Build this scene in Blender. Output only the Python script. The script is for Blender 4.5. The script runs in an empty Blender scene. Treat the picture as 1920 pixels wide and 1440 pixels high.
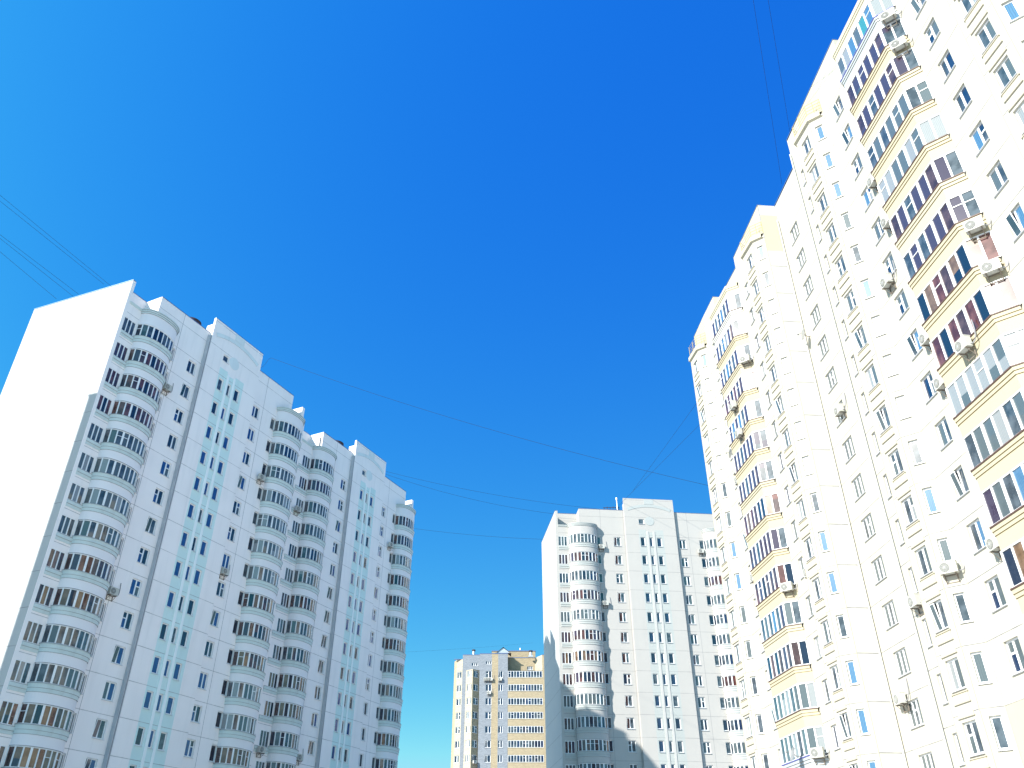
import bpy, math, random
from mathutils import Matrix, Vector
R = math.radians
random.seed(7)
S = bpy.context.scene
COL = S.collection

# ------------------------------------------------------------------ camera, light, exposure
CAM_H = 1.6
cd = bpy.data.cameras.new('camera'); cam = bpy.data.objects.new('camera', cd); COL.objects.link(cam)
cam.location = (0, 0, CAM_H); cam.rotation_euler = (R(90 + 32.855), 0, 0)
cd.sensor_width = 36; cd.lens = 29.125; cd.clip_start = .1; cd.clip_end = 4000
S.camera = cam
S.render.resolution_x = 1024; S.render.resolution_y = 768
S.view_settings.view_transform = 'Standard'; S.view_settings.look = 'None'
S.view_settings.gamma = 1; S.view_settings.exposure = 1.0

SUN_AZ = 231.0   # compass-like: x = sin, y = cos
SUN_EL = 30.8
w = bpy.data.worlds.new('World'); S.world = w; w.use_nodes = True
nt = w.node_tree; bg = nt.nodes['Background']
sky = nt.nodes.new('ShaderNodeTexSky'); sky.sky_type = 'NISHITA'; sky.sun_disc = False
sky.sun_elevation = R(SUN_EL); sky.sun_rotation = R(SUN_AZ)
sky.air_density = 1.0; sky.dust_density = 0.3; sky.ozone_density = 3.0; sky.altitude = 200
# the camera that took the photograph renders this sky deeper and more saturated: one power curve per channel
sep = nt.nodes.new('ShaderNodeSeparateColor'); cmb = nt.nodes.new('ShaderNodeCombineColor'); nt.links.new(sky.outputs[0], sep.inputs[0])
tcw = nt.nodes.new('ShaderNodeTexCoord'); dt = nt.nodes.new('ShaderNodeVectorMath'); dt.operation = 'DOT_PRODUCT'   # paler towards the sun's side
nt.links.new(tcw.outputs['Generated'], dt.inputs[0])
dt.inputs[1].default_value = (math.sin(R(SUN_AZ)) * math.cos(R(SUN_EL)), math.cos(R(SUN_AZ)) * math.cos(R(SUN_EL)), math.sin(R(SUN_EL)))
def wm(op, a, b=None):
    n = nt.nodes.new('ShaderNodeMath'); n.operation = op
    for q, v in enumerate((a, b)):
        if v is None: continue
        if isinstance(v, (int, float)): n.inputs[q].default_value = v
        else: nt.links.new(v, n.inputs[q])
    return n.outputs[0]
for k, (gam, kd, sc) in enumerate(((2.388, 1.081, 9.53), (1.248, .814, 3.09), (.222, .185, 1.13))):
    p = wm('POWER', wm('MULTIPLY', sep.outputs[k], .1), gam)
    q = wm('EXPONENT', wm('MULTIPLY', dt.outputs['Value'], kd))
    c = wm('MINIMUM', wm('MULTIPLY', wm('MULTIPLY', p, q), sc), (.36, .78, 1.05)[k])
    nt.links.new(wm('MULTIPLY', c, 1 / (2 ** S.view_settings.exposure) / .1), cmb.inputs[k])
nt.links.new(cmb.outputs[0], bg.inputs['Color']); bg.inputs['Strength'].default_value = 0.1
sl = bpy.data.lights.new('sun', 'SUN'); sun = bpy.data.objects.new('sun', sl); COL.objects.link(sun)
sl.energy = 5.0; sl.angle = R(.5); sl.color = (1, .95, .86)
sd = Vector((math.sin(R(SUN_AZ)) * math.cos(R(SUN_EL)), math.cos(R(SUN_AZ)) * math.cos(R(SUN_EL)), math.sin(R(SUN_EL))))
sun.rotation_euler = sd.to_track_quat('Z', 'Y').to_euler(); sun.location = (0, 0, 120)

# ------------------------------------------------------------------ materials
MATS = {}
def lin(c): return tuple(c) + (1,)
def mat(name, col, rough=.8, spec=.3, metal=0, noise=0, nscale=2.0, joint=0, bump=0, coat=0, ior=1.5, stain=0, brick=0, fold=0, slat=0, vrand=0):
    if name in MATS: return MATS[name]
    m = bpy.data.materials.new(name); m.use_nodes = True; MATS[name] = m
    t = m.node_tree; b = t.nodes['Principled BSDF']; N = t.nodes.new; L = t.links.new
    b.inputs['Roughness'].default_value = rough; b.inputs['Specular IOR Level'].default_value = spec
    b.inputs['Metallic'].default_value = metal; b.inputs['IOR'].default_value = ior
    b.inputs['Coat Weight'].default_value = coat; b.inputs['Coat Roughness'].default_value = .02; b.inputs['Coat IOR'].default_value = 1.6
    src = N('ShaderNodeRGB'); src.outputs[0].default_value = lin(col); out = src.outputs[0]
    tc = N('ShaderNodeTexCoord')
    def mixc(fac, colr, base, mode='MIX'):
        x = N('ShaderNodeMix'); x.data_type = 'RGBA'; x.blend_type = mode
        if isinstance(fac, (int, float)): x.inputs[0].default_value = fac
        else: L(fac, x.inputs[0])
        L(base, x.inputs[6])
        if isinstance(colr, tuple): x.inputs[7].default_value = lin(colr)
        else: L(colr, x.inputs[7])
        return x.outputs[2]
    def math_(op, a, b=None):
        x = N('ShaderNodeMath'); x.operation = op
        for i, v in enumerate((a, b)):
            if v is None: continue
            if isinstance(v, (int, float)): x.inputs[i].default_value = v
            else: L(v, x.inputs[i])
        return x.outputs[0]
    if brick:
        bt = N('ShaderNodeTexBrick'); L(tc.outputs['UV'], bt.inputs['Vector'])
        bt.inputs['Scale'].default_value = 1; bt.inputs['Brick Width'].default_value = .5; bt.inputs['Row Height'].default_value = .2
        bt.inputs['Mortar Size'].default_value = .02
        bt.inputs['Color1'].default_value = lin(tuple(c * 1.08 for c in col)); bt.inputs['Color2'].default_value = lin(tuple(c * .86 for c in col))
        bt.inputs['Mortar'].default_value = lin(tuple(c * .8 for c in col)); out = bt.outputs[0]
    if noise:
        n = N('ShaderNodeTexNoise'); n.inputs['Scale'].default_value = nscale; n.inputs['Detail'].default_value = 6
        L(tc.outputs['Object'], n.inputs['Vector'])
        r = N('ShaderNodeMapRange'); r.inputs[1].default_value = .35; r.inputs[2].default_value = .7; r.inputs[3].default_value = 0; r.inputs[4].default_value = noise
        L(n.outputs[0], r.inputs[0]); out = mixc(r.outputs[0], tuple(c * .55 for c in col), out)
    if stain:
        mp = N('ShaderNodeMapping'); mp.inputs['Scale'].default_value = (1.6, 1.6, .12); L(tc.outputs['Object'], mp.inputs[0])
        n = N('ShaderNodeTexNoise'); n.inputs['Scale'].default_value = 1.2; n.inputs['Detail'].default_value = 8; L(mp.outputs[0], n.inputs['Vector'])
        r = N('ShaderNodeMapRange'); r.inputs[1].default_value = .52; r.inputs[2].default_value = .8; r.inputs[3].default_value = 0; r.inputs[4].default_value = stain
        L(n.outputs[0], r.inputs[0]); out = mixc(r.outputs[0], (.35, .36, .36), out)
    if joint:   # sealed joints between the wall panels, one storey apart (UV is in metres)
        sp = N('ShaderNodeSeparateXYZ'); L(tc.outputs['UV'], sp.inputs[0])
        wv = N('ShaderNodeTexNoise'); wv.inputs['Scale'].default_value = .5; L(tc.outputs['Object'], wv.inputs['Vector'])
        off = math_('MULTIPLY', wv.outputs[0], .012)
        v = math_('ADD', math_('DIVIDE', sp.outputs[1], 2.8), off)
        fr = math_('ABSOLUTE', math_('SUBTRACT', math_('FRACT', math_('ADD', v, 50.49)), .5))
        ln = math_('LESS_THAN', fr, .0085)
        n2 = N('ShaderNodeTexNoise'); n2.inputs['Scale'].default_value = 1.4; L(tc.outputs['Object'], n2.inputs['Vector'])
        g = N('ShaderNodeMapRange'); g.inputs[1].default_value = .3; g.inputs[2].default_value = .6; g.inputs[3].default_value = joint * .55; g.inputs[4].default_value = joint
        L(n2.outputs[0], g.inputs[0]); out = mixc(math_('MULTIPLY', ln, g.outputs[0]), (.16, .16, .17), out)
    if fold or slat:
        wt = N('ShaderNodeTexWave'); wt.bands_direction = 'X' if fold else 'Y'
        wt.inputs['Scale'].default_value = 3.2 if fold else 5; wt.inputs['Distortion'].default_value = 2.5 if fold else 0; wt.inputs['Detail'].default_value = 2
        L(tc.outputs['UV'], wt.inputs['Vector'])
        out = mixc(math_('MULTIPLY', wt.outputs[1], fold or slat), tuple(c * .35 for c in col), out)
    if vrand:
        n = N('ShaderNodeTexNoise'); n.inputs['Scale'].default_value = 1.3; n.inputs['Detail'].default_value = 3; L(tc.outputs['UV'], n.inputs['Vector'])
        r = N('ShaderNodeMapRange'); r.inputs[1].default_value = .42; r.inputs[2].default_value = .62; r.inputs[3].default_value = 0; r.inputs[4].default_value = vrand
        L(n.outputs[0], r.inputs[0]); out = mixc(r.outputs[0], tuple(min(1, c * 2.6 + .05) for c in col), out)
    L(out, b.inputs['Base Color'])
    if bump:
        n = N('ShaderNodeTexNoise'); n.inputs['Scale'].default_value = 1.1 if coat else 9
        n.inputs['Detail'].default_value = 2 if coat else 6
        L(tc.outputs['Object'], n.inputs['Vector'])
        bp = N('ShaderNodeBump'); bp.inputs['Strength'].default_value = bump; bp.inputs['Distance'].default_value = .03; L(n.outputs[0], bp.inputs['Height'])
        L(bp.outputs[0], b.inputs['Coat Normal' if coat else 'Normal'])
    return m

M = dict(
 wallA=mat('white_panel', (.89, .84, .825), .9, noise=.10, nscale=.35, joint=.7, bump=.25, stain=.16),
 endA=mat('sunlit_end_panel', (.44, .455, .455), .9, noise=.10, nscale=.35, joint=.8, bump=.25, stain=.25),  # darker copy of the white panel, its colour offsets the direct sun
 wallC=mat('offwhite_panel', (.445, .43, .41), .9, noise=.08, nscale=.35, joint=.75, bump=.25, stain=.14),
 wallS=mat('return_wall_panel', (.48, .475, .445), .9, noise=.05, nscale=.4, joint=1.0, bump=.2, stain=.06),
 wallR=mat('bright_white_panel', (.455, .437, .378), .9, noise=.05, nscale=.4, joint=1.0, bump=.2, stain=.08),
 cream=mat('cream_panel', (.47, .435, .335), .9, noise=.05, nscale=.4, bump=.2),
 line=mat('dark_step_line', (.24, .19, .11), .9), ledge=mat('beige_ledge', (.42, .385, .31), .9),  # line: darker strip along the underside of the parapet steps
 yelp=mat('pale_yellow_render', (.44, .40, .30), .85, noise=.06, nscale=.6, bump=.15),
 yel=mat('yellow_render', (.44, .39, .275), .85, noise=.06, nscale=.6, bump=.15),
 siding=mat('pale_blue_siding', (.38, .42, .46), .6, slat=.12),
 whitepar=mat('white_render', (.53, .53, .515), .85),
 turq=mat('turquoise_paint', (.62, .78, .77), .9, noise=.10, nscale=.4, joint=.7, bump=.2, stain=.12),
 turqC=mat('sunlit_turquoise_paint', (.405, .43, .42), .9, noise=.10, nscale=.4, joint=.5, bump=.2),  # the turquoise strips again, sun wash put into the colour
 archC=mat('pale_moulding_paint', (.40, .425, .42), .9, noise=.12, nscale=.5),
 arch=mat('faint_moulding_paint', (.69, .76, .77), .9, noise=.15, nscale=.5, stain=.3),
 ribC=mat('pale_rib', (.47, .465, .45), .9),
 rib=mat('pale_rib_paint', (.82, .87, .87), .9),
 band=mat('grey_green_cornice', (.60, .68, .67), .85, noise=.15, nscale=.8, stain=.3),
 bandC=mat('sunlit_cornice', (.42, .445, .435), .85, noise=.08, nscale=.8),  # cornice tint weakened in the colour, as strong sun would wash it out
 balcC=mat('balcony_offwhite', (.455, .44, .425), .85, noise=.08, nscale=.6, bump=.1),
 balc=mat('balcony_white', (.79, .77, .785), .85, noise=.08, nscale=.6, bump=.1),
 grey=mat('grey_joint_strip', (.50, .51, .54), .8, noise=.3, nscale=1),
 seal_shade=mat('joint_sealant_and_step_shade', (.24, .24, .25), .9),  # sealed panel joints, and dark strips painting shade under moulding steps
 rail=mat('dark_rail', (.10, .06, .05), .5),
 railb=mat('blue_rail', (.10, .10, .30), .5),
 steel=mat('yellow_steel', (.50, .38, .14), .5),
 roofm=mat('roof_flashing', (.14, .22, .42), .45, metal=.5),
 roofing=mat('roofing_felt', (.12, .12, .12), .95),
 frame=mat('white_window_frame', (.82, .83, .84), .35, spec=.5),
 frameg=mat('grey_window_frame', (.42, .44, .47), .45, spec=.5),
 sill=mat('sill_metal', (.62, .63, .66), .45, metal=.3),
 g_blue=mat('glass_tinted_sky_reflection', (.010, .045, .17), .12, coat=1, bump=.05, vrand=.15),  # blue base colour paints the reflection of the sky
 g_dark=mat('glass_over_dark_room', (.008, .016, .038), .12, coat=1, bump=.05),
 g_navy=mat('glass_navy_sky_tint', (.008, .022, .060), .12, coat=1, bump=.05, vrand=.15),  # navy base colour stands in for reflected sky
 g_grey=mat('glass_over_grey_room', (.032, .044, .056), .15, coat=1, bump=.05, vrand=.5),
 g_green=mat('glass_over_net_curtain', (.085, .11, .12), .2, coat=1, bump=.05, fold=.25),
 g_white=mat('glass_over_white_curtain', (.26, .28, .29), .2, coat=1, bump=.05, fold=.3),
 g_brown=mat('glass_over_brown_wood', (.036, .015, .015), .2, coat=1, bump=.05, vrand=.4),
 g_red=mat('glass_over_red_brick', (.06, .014, .010), .2, coat=1, bump=.05, vrand=.5),
 g_tan=mat('glass_over_tan_wall', (.10, .058, .03), .2, coat=1, bump=.05, vrand=.4),
 g_purple=mat('tinted_glass', (.045, .033, .060), .15, coat=1, bump=.05),
 g_lblue=mat('glass_over_light_blue_curtain', (.07, .17, .30), .2, coat=1, bump=.05, fold=.4),
 g_teal=mat('glass_over_teal_cloth', (.05, .24, .27), .2, coat=1, fold=.4),
 louvre=mat('white_louvre', (.7, .72, .74), .6, slat=.5),
 brickY=mat('yellow_brick', (.37, .305, .205), .9, brick=1, noise=.1), brickG=mat('grey_brick', (.24, .265, .30), .9, brick=1, noise=.1),
 brickP=mat('pale_and_sunlit_yellow_brick', (.44, .39, .30), .9, brick=1, noise=.1),  # paler bands, and yellow brick with sunlight painted into its colour
 ac=mat('ac_casing', (.50, .50, .46), .5, noise=.08), acd=mat('ac_grille', (.10, .11, .12), .5), acg=mat('ac_fan_grey', (.34, .35, .36), .5),
 rust=mat('rusty_bracket', (.20, .17, .14), .8, noise=.3, nscale=6),
 hose=mat('pipe_hose', (.25, .25, .27), .7), dish=mat('dish_white', (.75, .76, .78), .4),
 wire=mat('black_cable', (.015, .017, .025), .8), tank=mat('dark_roof_cap', (.05, .035, .04), .8, noise=.3),
 zinc=mat('zinc', (.55, .58, .62), .4, metal=.6),
 asph=mat('courtyard_paving', (.70, .67, .63), .95, noise=.35, nscale=.25), grass=mat('lawn', (.07, .10, .035), .95, noise=.5, nscale=.6),
)

# ------------------------------------------------------------------ mesh builder
class MB:
    def __init__(s): s.v = []; s.f = []; s.m = []; s.uv = []; s.ms = []
    def mi(s, m):
        if m not in s.ms: s.ms.append(m)
        return s.ms.index(m)
    def poly(s, pts, m, uvs=None):
        i = len(s.v); s.v += [tuple(p) for p in pts]; s.f.append(tuple(range(i, i + len(pts)))); s.m.append(s.mi(m))
        s.uv += list(uvs) if uvs else [(p[0] + p[1], p[2]) for p in pts]
    def box(s, x0, x1, y0, y1, z0, z1, m, T=None, skip=''):
        c = [(x, y, z) for z in (z0, z1) for y in (y0, y1) for x in (x0, x1)]
        F = {'f': (0, 1, 5, 4), 'b': (3, 2, 6, 7), 'l': (2, 0, 4, 6), 'r': (1, 3, 7, 5), 'd': (2, 3, 1, 0), 'u': (4, 5, 7, 6)}
        for k, q in F.items():
            if k in skip: continue
            P = [c[i] for i in q]
            U = [(p[0] if k in 'fbud' else p[1], p[2] if k not in 'ud' else p[1]) for p in P]
            if T is not None: P = [tuple(T @ Vector(p)) for p in P]
            s.poly(P, m, U)
    def tube(s, pts, r, m, n=6):
        rings = []
        for i, p in enumerate(pts):
            p = Vector(p); a = Vector(pts[max(i - 1, 0)]); b = Vector(pts[min(i + 1, len(pts) - 1)]); d = (b - a).normalized()
            up = Vector((0, 0, 1)) if abs(d.z) < .9 else Vector((1, 0, 0))
            x = d.cross(up).normalized(); y = d.cross(x)
            rings.append([p + (x * math.cos(2 * math.pi * k / n) + y * math.sin(2 * math.pi * k / n)) * r for k in range(n)])
        for i in range(len(rings) - 1):
            for k in range(n):
                s.poly([rings[i][k], rings[i][(k + 1) % n], rings[i + 1][(k + 1) % n], rings[i + 1][k]], m)
        s.poly(rings[0][::-1], m); s.poly(rings[-1], m)
    def cyl(s, c, ax, r, h, m, n=20, r2=None, T=None):
        ax = Vector(ax).normalized(); up = Vector((0, 0, 1)) if abs(ax.z) < .9 else Vector((1, 0, 0))
        x = ax.cross(up).normalized(); y = ax.cross(x); c = Vector(c); r2 = r if r2 is None else r2
        a = [c + (x * math.cos(2 * math.pi * k / n) + y * math.sin(2 * math.pi * k / n)) * r for k in range(n)]
        b = [c + ax * h + (x * math.cos(2 * math.pi * k / n) + y * math.sin(2 * math.pi * k / n)) * r2 for k in range(n)]
        if T is not None: a = [T @ p for p in a]; b = [T @ p for p in b]
        for k in range(n): s.poly([a[k], a[(k + 1) % n], b[(k + 1) % n], b[k]], m)
        s.poly(a[::-1], m); s.poly(b, m)
    def add(s, o, T):
        i = len(s.v); s.v += [tuple(T @ Vector(p)) for p in o.v]; s.f += [tuple(j + i for j in f) for f in o.f]
        s.m += [s.mi(o.ms[k]) for k in o.m]; s.uv += o.uv
    def mesh(s, name):
        me = bpy.data.meshes.new(name); me.from_pydata(s.v, [], s.f)
        for k in s.ms: me.materials.append(M[k])
        me.polygons.foreach_set('material_index', s.m)
        ul = me.uv_layers.new(name='UVMap')
        li = [vi for f in s.f for vi in f]
        ul.data.foreach_set('uv', [c for vi in li for c in s.uv[vi]])
        me.update(); return me
    def obj(s, name, parent=None, T=None):
        o = bpy.data.objects.new(name, s.mesh(name)); COL.objects.link(o)
        if parent: o.parent = parent
        if T is not None: o.matrix_local = T
        return o
def link(name, me, parent=None, T=None):
    o = bpy.data.objects.new(name, me); COL.objects.link(o)
    if parent: o.parent = parent
    if T is not None: o.matrix_local = T
    return o
def thing(name, label, cat, loc=(0, 0, 0), rz=0, group=None):
    o = bpy.data.objects.new(name, None); COL.objects.link(o); o.empty_display_size = .5
    o.location = loc; o.rotation_euler = (0, 0, rz); tag(o, label, cat, group); return o
def tag(o, label, cat, group=None, kind=None):
    if label: o['label'] = label
    if cat: o['category'] = cat
    if group: o['group'] = group
    if kind: o['kind'] = kind
    return o

class Frame:
    """facade frame: u along the wall, d outwards, z up; local mesh space is (u, -d, z) (x mirrored where flip)"""
    def __init__(s, ox, oy, tx, ty, flip=False, sx=1.0):
        n = math.hypot(tx, ty); tx /= n; ty /= n; s.flip = flip; s.sx = sx; s.t = (tx, ty)
        s.nrm = (-ty, tx) if flip else (ty, -tx)
        X = (-tx, -ty) if flip else (tx, ty)
        s.rz = math.atan2(X[1], X[0]); s.o = (ox, oy)
        s.W = Matrix.Translation((ox, oy, 0)) @ Matrix.Rotation(s.rz, 4, 'Z')
    def L(s, u, d, z=0): return Vector(((-u if s.flip else u) * s.sx, -d, z))
    def seg(s, a, b):
        P, Q = s.L(*a), s.L(*b)
        return (Q, P) if s.flip else (P, Q)
    def path(s, pts):
        q = [s.L(*p) for p in pts]
        return q[::-1] if s.flip else q

def basis(P, Q):
    d = Q - P; return Matrix.Translation(P) @ Matrix.Rotation(math.atan2(d.y, d.x), 4, 'Z'), d.length

WINDOWS = {}   # building -> list of windows waiting to be placed
def wall(mb, fr, a, b, z0, z1, m, zf=0, holes=(), reveal=.21, cuts_u=(), cuts_z=(), mfn=None, T=None):
    """one flat wall face from a to b (u,d) with window holes (u-centre, width, zbot, ztop)"""
    P, Q = fr.seg(a, b); B, ln = basis(P, Q)
    if T is not None: B = T @ B
    u0, u1 = a[0], b[0]
    def s_of(u): f = (u - u0) / (u1 - u0) if u1 != u0 else 0; return ln * ((1 - f) if fr.flip else f)
    H = []
    for (uc, wd, hz0, hz1) in holes: c = s_of(uc); H.append((c - wd / 2, c + wd / 2, hz0, hz1))
    xs = sorted({0, ln} | {h[0] for h in H} | {h[1] for h in H} | {s_of(u) for u in cuts_u})
    zs = sorted({z0, z1} | {h[2] for h in H} | {h[3] for h in H} | set(cuts_z))
    zs = [z for z in zs if z0 <= z <= z1]; xs = [x for x in xs if -1e-6 <= x <= ln + 1e-6]
    for i in range(len(xs) - 1):
        xm = (xs[i] + xs[i + 1]) / 2
        f = xm / ln; f = 1 - f if fr.flip else f; um = u0 + (u1 - u0) * f
        for j in range(len(zs) - 1):
            zm = (zs[j] + zs[j + 1]) / 2
            if any(h[0] < xm < h[1] and h[2] < zm < h[3] for h in H): continue
            mm = (mfn(um, zm) if mfn else None) or m
            q = [(xs[i], zs[j]), (xs[i + 1], zs[j]), (xs[i + 1], zs[j + 1]), (xs[i], zs[j + 1])]
            mb.poly([B @ Vector((x, 0, z)) for x, z in q], mm, [(x + u0, z - zf) for x, z in q])
    for h in H:
        x0, x1, a0, a1 = h
        for pts in (((x0, 0, a0), (x0, reveal, a0), (x0, reveal, a1), (x0, 0, a1)), ((x1, reveal, a0), (x1, 0, a0), (x1, 0, a1), (x1, reveal, a1)),
                    ((x0, 0, a0), (x1, 0, a0), (x1, reveal, a0), (x0, reveal, a0)), ((x0, reveal, a1), (x1, reveal, a1), (x1, 0, a1), (x0, 0, a1))):
            mb.poly([B @ Vector(p) for p in pts], m, [(p[0], 1.2) for p in pts])
    return B, H

def want(bname, B, H, style, mats, T=None):
    for h in H:
        X = B @ Matrix.Translation(((h[0] + h[1]) / 2, 0, h[2]))
        WINDOWS.setdefault(bname, []).append(dict(X=X, w=h[1] - h[0], h=h[3] - h[2], style=style, mats=mats))

def win_parts(wd, ht, style, pm, var, rv=.17):
    """window of one hole, local: x centred, z from the sill, y into the wall"""
    fr = MB(); pn = MB(); si = MB(); e = .004; t = .05
    x0, x1 = -wd / 2 - e, wd / 2 + e
    fr.box(x0, x0 + t, rv - .05, rv + .05, 0, ht, 'frame'); fr.box(x1 - t, x1, rv - .05, rv + .05, 0, ht, 'frame')
    fr.box(x0 + t, x1 - t, rv - .05, rv + .05, -e, t, 'frame'); fr.box(x0 + t, x1 - t, rv - .05, rv + .05, ht - t, ht + e, 'frame')
    n = {'one': 1, 'two': 2, 'three': 3, 'slim': 1, 'louvre': 1}[style]
    xs = [x0 + t + (x1 - x0 - 2 * t) * k / n for k in range(n + 1)]
    if style == 'two': xs[1] += .04 * (1 if var % 2 else -1)
    for k in range(1, n): fr.box(xs[k] - .03, xs[k] + .03, rv - .045, rv + .045, t, ht - t, 'frame')
    for k in range(n):
        a = xs[k] + (.03 if k else 0); b = xs[k + 1] - (.03 if k < n - 1 else 0)
        s = .035
        split = (style in ('two', 'three') and var in (0, 3, 5) and k == (1 if style == 'three' else var % 2))
        tilt = (style == 'two' and var in (2, 6) and k == 0)
        zs = [t, ht - t] if not split else [t, ht * .60, ht - t]
        for j in range(len(zs) - 1):
            c, d = zs[j], zs[j + 1]
            if j: c += .02
            y0 = rv - .055
            T = Matrix.Translation((0, rv, c)) @ Matrix.Rotation(R(-7 if not tilt else 8), 4, 'X') @ Matrix.Translation((0, -rv, -c)) if tilt else Matrix()
            for q in ((a, a + s, c, d), (b - s, b, c, d), (a + s, b - s, c, c + s), (a + s, b - s, d - s, d)):
                fr.box(q[0], q[1], y0 + .002, y0 + .045, q[2], q[3], 'frame', T)
            P = [(a + s * .8, y0 + .025, c + s * .8), (b - s * .8, y0 + .025, c + s * .8), (b - s * .8, y0 + .025, d - s * .8), (a + s * .8, y0 + .025, d - s * .8)]
            m = pm[(k + j + var) % len(pm)]
            wob = (var * 37 + k * 11 + j * 5) % 9 / 9 * .012 - .006
            P = [(p[0], p[1] + (wob if i in (0, 3) else -wob), p[2]) for i, p in enumerate(P)]
            pn.poly([T @ Vector(p) for p in P], m, [(p[0] + var * 3.1, p[2] + k) for p in P])
    if any(w_ for w_ in (1,)):   # dark gap behind any tilted sash
        pn.poly([(x0 + t, rv + .04, t), (x1 - t, rv + .04, t), (x1 - t, rv + .04, ht - t), (x0 + t, rv + .04, ht - t)], 'g_dark')
    si.box(x0 - .05, x1 + .05, -.09, 0, -.05, -.02, 'sill'); si.box(x0 + .01, x1 - .01, 0, rv - .052, -.004, .012, 'sill')
    return fr, pn, si
CACHE = {}
def win_meshes(wd, ht, style, pm, var):
    k = (round(wd, 2), round(ht, 2), style, tuple(pm), var)
    if k not in CACHE:
        f, p, s = win_parts(wd, ht, style, pm, var); CACHE[k] = (f, p, s, f.mesh('window'), p.mesh('pane'), s.mesh('sill'))
    return CACHE[k]

FOC = 1553.33 / 1920 * 1024; CP = R(32.855)
def px_size(P, wd, ht):
    P = P - Vector((0, 0, CAM_H)); z = P.y * math.cos(CP) + P.z * math.sin(CP)
    if z < 1: return 0, False
    x = 512 + FOC * P.x / z; y = 384 - FOC * (-P.y * math.sin(CP) + P.z * math.cos(CP)) / z
    return wd * ht / z / z, (-10 < x < 1034 and -10 < y < 778)
def place_windows(bname, root, limit=98):
    lst = WINDOWS.pop(bname, []); W = root.matrix_basis if False else Matrix.Translation(root.location) @ root.rotation_euler.to_matrix().to_4x4()
    for i, o in enumerate(lst):
        C = W @ o['X'] @ Vector((0, 0, .7)); n = (W @ o['X']).to_3x3() @ Vector((0, -1, 0))
        v = (Vector((0, 0, CAM_H)) - C).normalized()
        s, vis = px_size(C, o['w'], o['h']); o['score'] = s * max(0, n.dot(v)) * (1 if vis else .001); o['var'] = random.randrange(8)
    lst.sort(key=lambda o: -o['score'])
    rest = MB()
    for i, o in enumerate(lst):
        f, p, s, fm, pm_, sm = win_meshes(o['w'], o['h'], o['style'], o['mats'], o['var'])
        if i < limit:
            wo = link('window', fm, root, o['X']); link('pane', pm_, wo); link('sill', sm, wo)
        else:
            for q in (f, p, s): rest.add(q, o['X'])
    if rest.f:
        ro = rest.obj('window', root); ro['kind'] = 'stuff'

def sweep(mb, pts, prof, T=None, close=True):
    """pts: local path (outward on the right); prof: list of (z, offset, mat of the face up to the next)"""
    n = len(pts); nr = []
    for i in range(n):
        a = pts[max(i - 1, 0)]; b = pts[min(i + 1, n - 1)]
        if 0 < i < n - 1:
            d1 = (pts[i] - a).normalized(); d2 = (b - pts[i]).normalized()
            n1 = Vector((d1.y, -d1.x, 0)); n2 = Vector((d2.y, -d2.x, 0)); v = (n1 + n2).normalized(); v = v / max(.35, v.dot(n1))
        else:
            d = (b - a).normalized(); v = Vector((d.y, -d.x, 0))
            v = Vector((0, -1, 0)) * (1 / max(.35, abs(v.y))) if abs(v.y) > .15 else v
        nr.append(v)
    lens = [0]
    for i in range(1, n): lens.append(lens[-1] + (pts[i] - pts[i - 1]).length)
    for j in range(len(prof) - 1):
        z0, o0, m = prof[j]; z1, o1, _ = prof[j + 1]
        for i in range(n - 1):
            P = [pts[i] + nr[i] * o0, pts[i + 1] + nr[i + 1] * o0, pts[i + 1] + nr[i + 1] * o1, pts[i] + nr[i] * o1]
            Z = [z0, z0, z1, z1]
            P = [Vector((p.x, p.y, z)) for p, z in zip(P, Z)]
            mb.poly(P, m, [(lens[i], z0), (lens[i + 1], z0), (lens[i + 1], z1), (lens[i], z1)])
    return nr

def glazing(pts, z0, z1, seed, palette, thick=(), splits=True, wide=None):
    """balcony glazing: one pane between each pair of points"""
    rnd = random.Random(seed); f = MB(); g = MB()
    sweep(f, pts, [(z0, .0, 'frame'), (z0, .05, 'frame'), (z0 + .06, .05, 'frame'), (z0 + .06, .0, 'frame')])
    sweep(f, pts, [(z1 - .06, .0, 'frame'), (z1 - .06, .05, 'frame'), (z1, .05, 'frame'), (z1, .0, 'frame')])
    n = len(pts)
    for i in range(n - 1):
        B, ln = basis(pts[i], pts[i + 1])
        tl = .08 if i in thick else .045; tr = .08 if i + 1 in thick else .045
        f.box(0, tl, -.045, .03, z0 + .05, z1 - .05, 'frame', B); f.box(ln - tr, ln, -.046, .03, z0 + .05, z1 - .05, 'frame', B)
        m = palette[i % len(palette)] if rnd.random() < .8 else rnd.choice(palette)
        wb = rnd.uniform(-.008, .008)
        sp = splits and rnd.random() < .12
        zz = [z0 + .05, z1 - .05] if not sp else [z0 + .05, z0 + (z1 - z0) * .62, z1 - .05]
        if sp: f.box(tl, ln - tr, -.035, .03, zz[1] - .02, zz[1] + .02, 'frame', B)
        half = (not sp) and rnd.random() < .16     # curtain drawn over part of the pane
        if half:
            k = z0 + (z1 - z0) * rnd.choice((.3, .42, .7))
            for a_, b_, mm in ((zz[0], k, palette[(i + 1) % len(palette)]), (k, zz[1], m)):
                g.poly([B @ Vector(p) for p in ((tl, wb, a_), (ln - tr, -wb, a_), (ln - tr, -wb, b_), (tl, wb, b_))], mm, [(i * .7, a_), (i * .7 + ln, a_), (i * .7 + ln, b_), (i * .7, b_)])
        else:
            g.poly([B @ Vector(p) for p in ((tl, wb, zz[0]), (ln - tr, -wb, zz[0]), (ln - tr, -wb, zz[-1]), (tl, wb, zz[-1]))], m, [(i * .7, z0), (i * .7 + ln, z0), (i * .7 + ln, z1), (i * .7, z1)])
    return f, g

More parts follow.
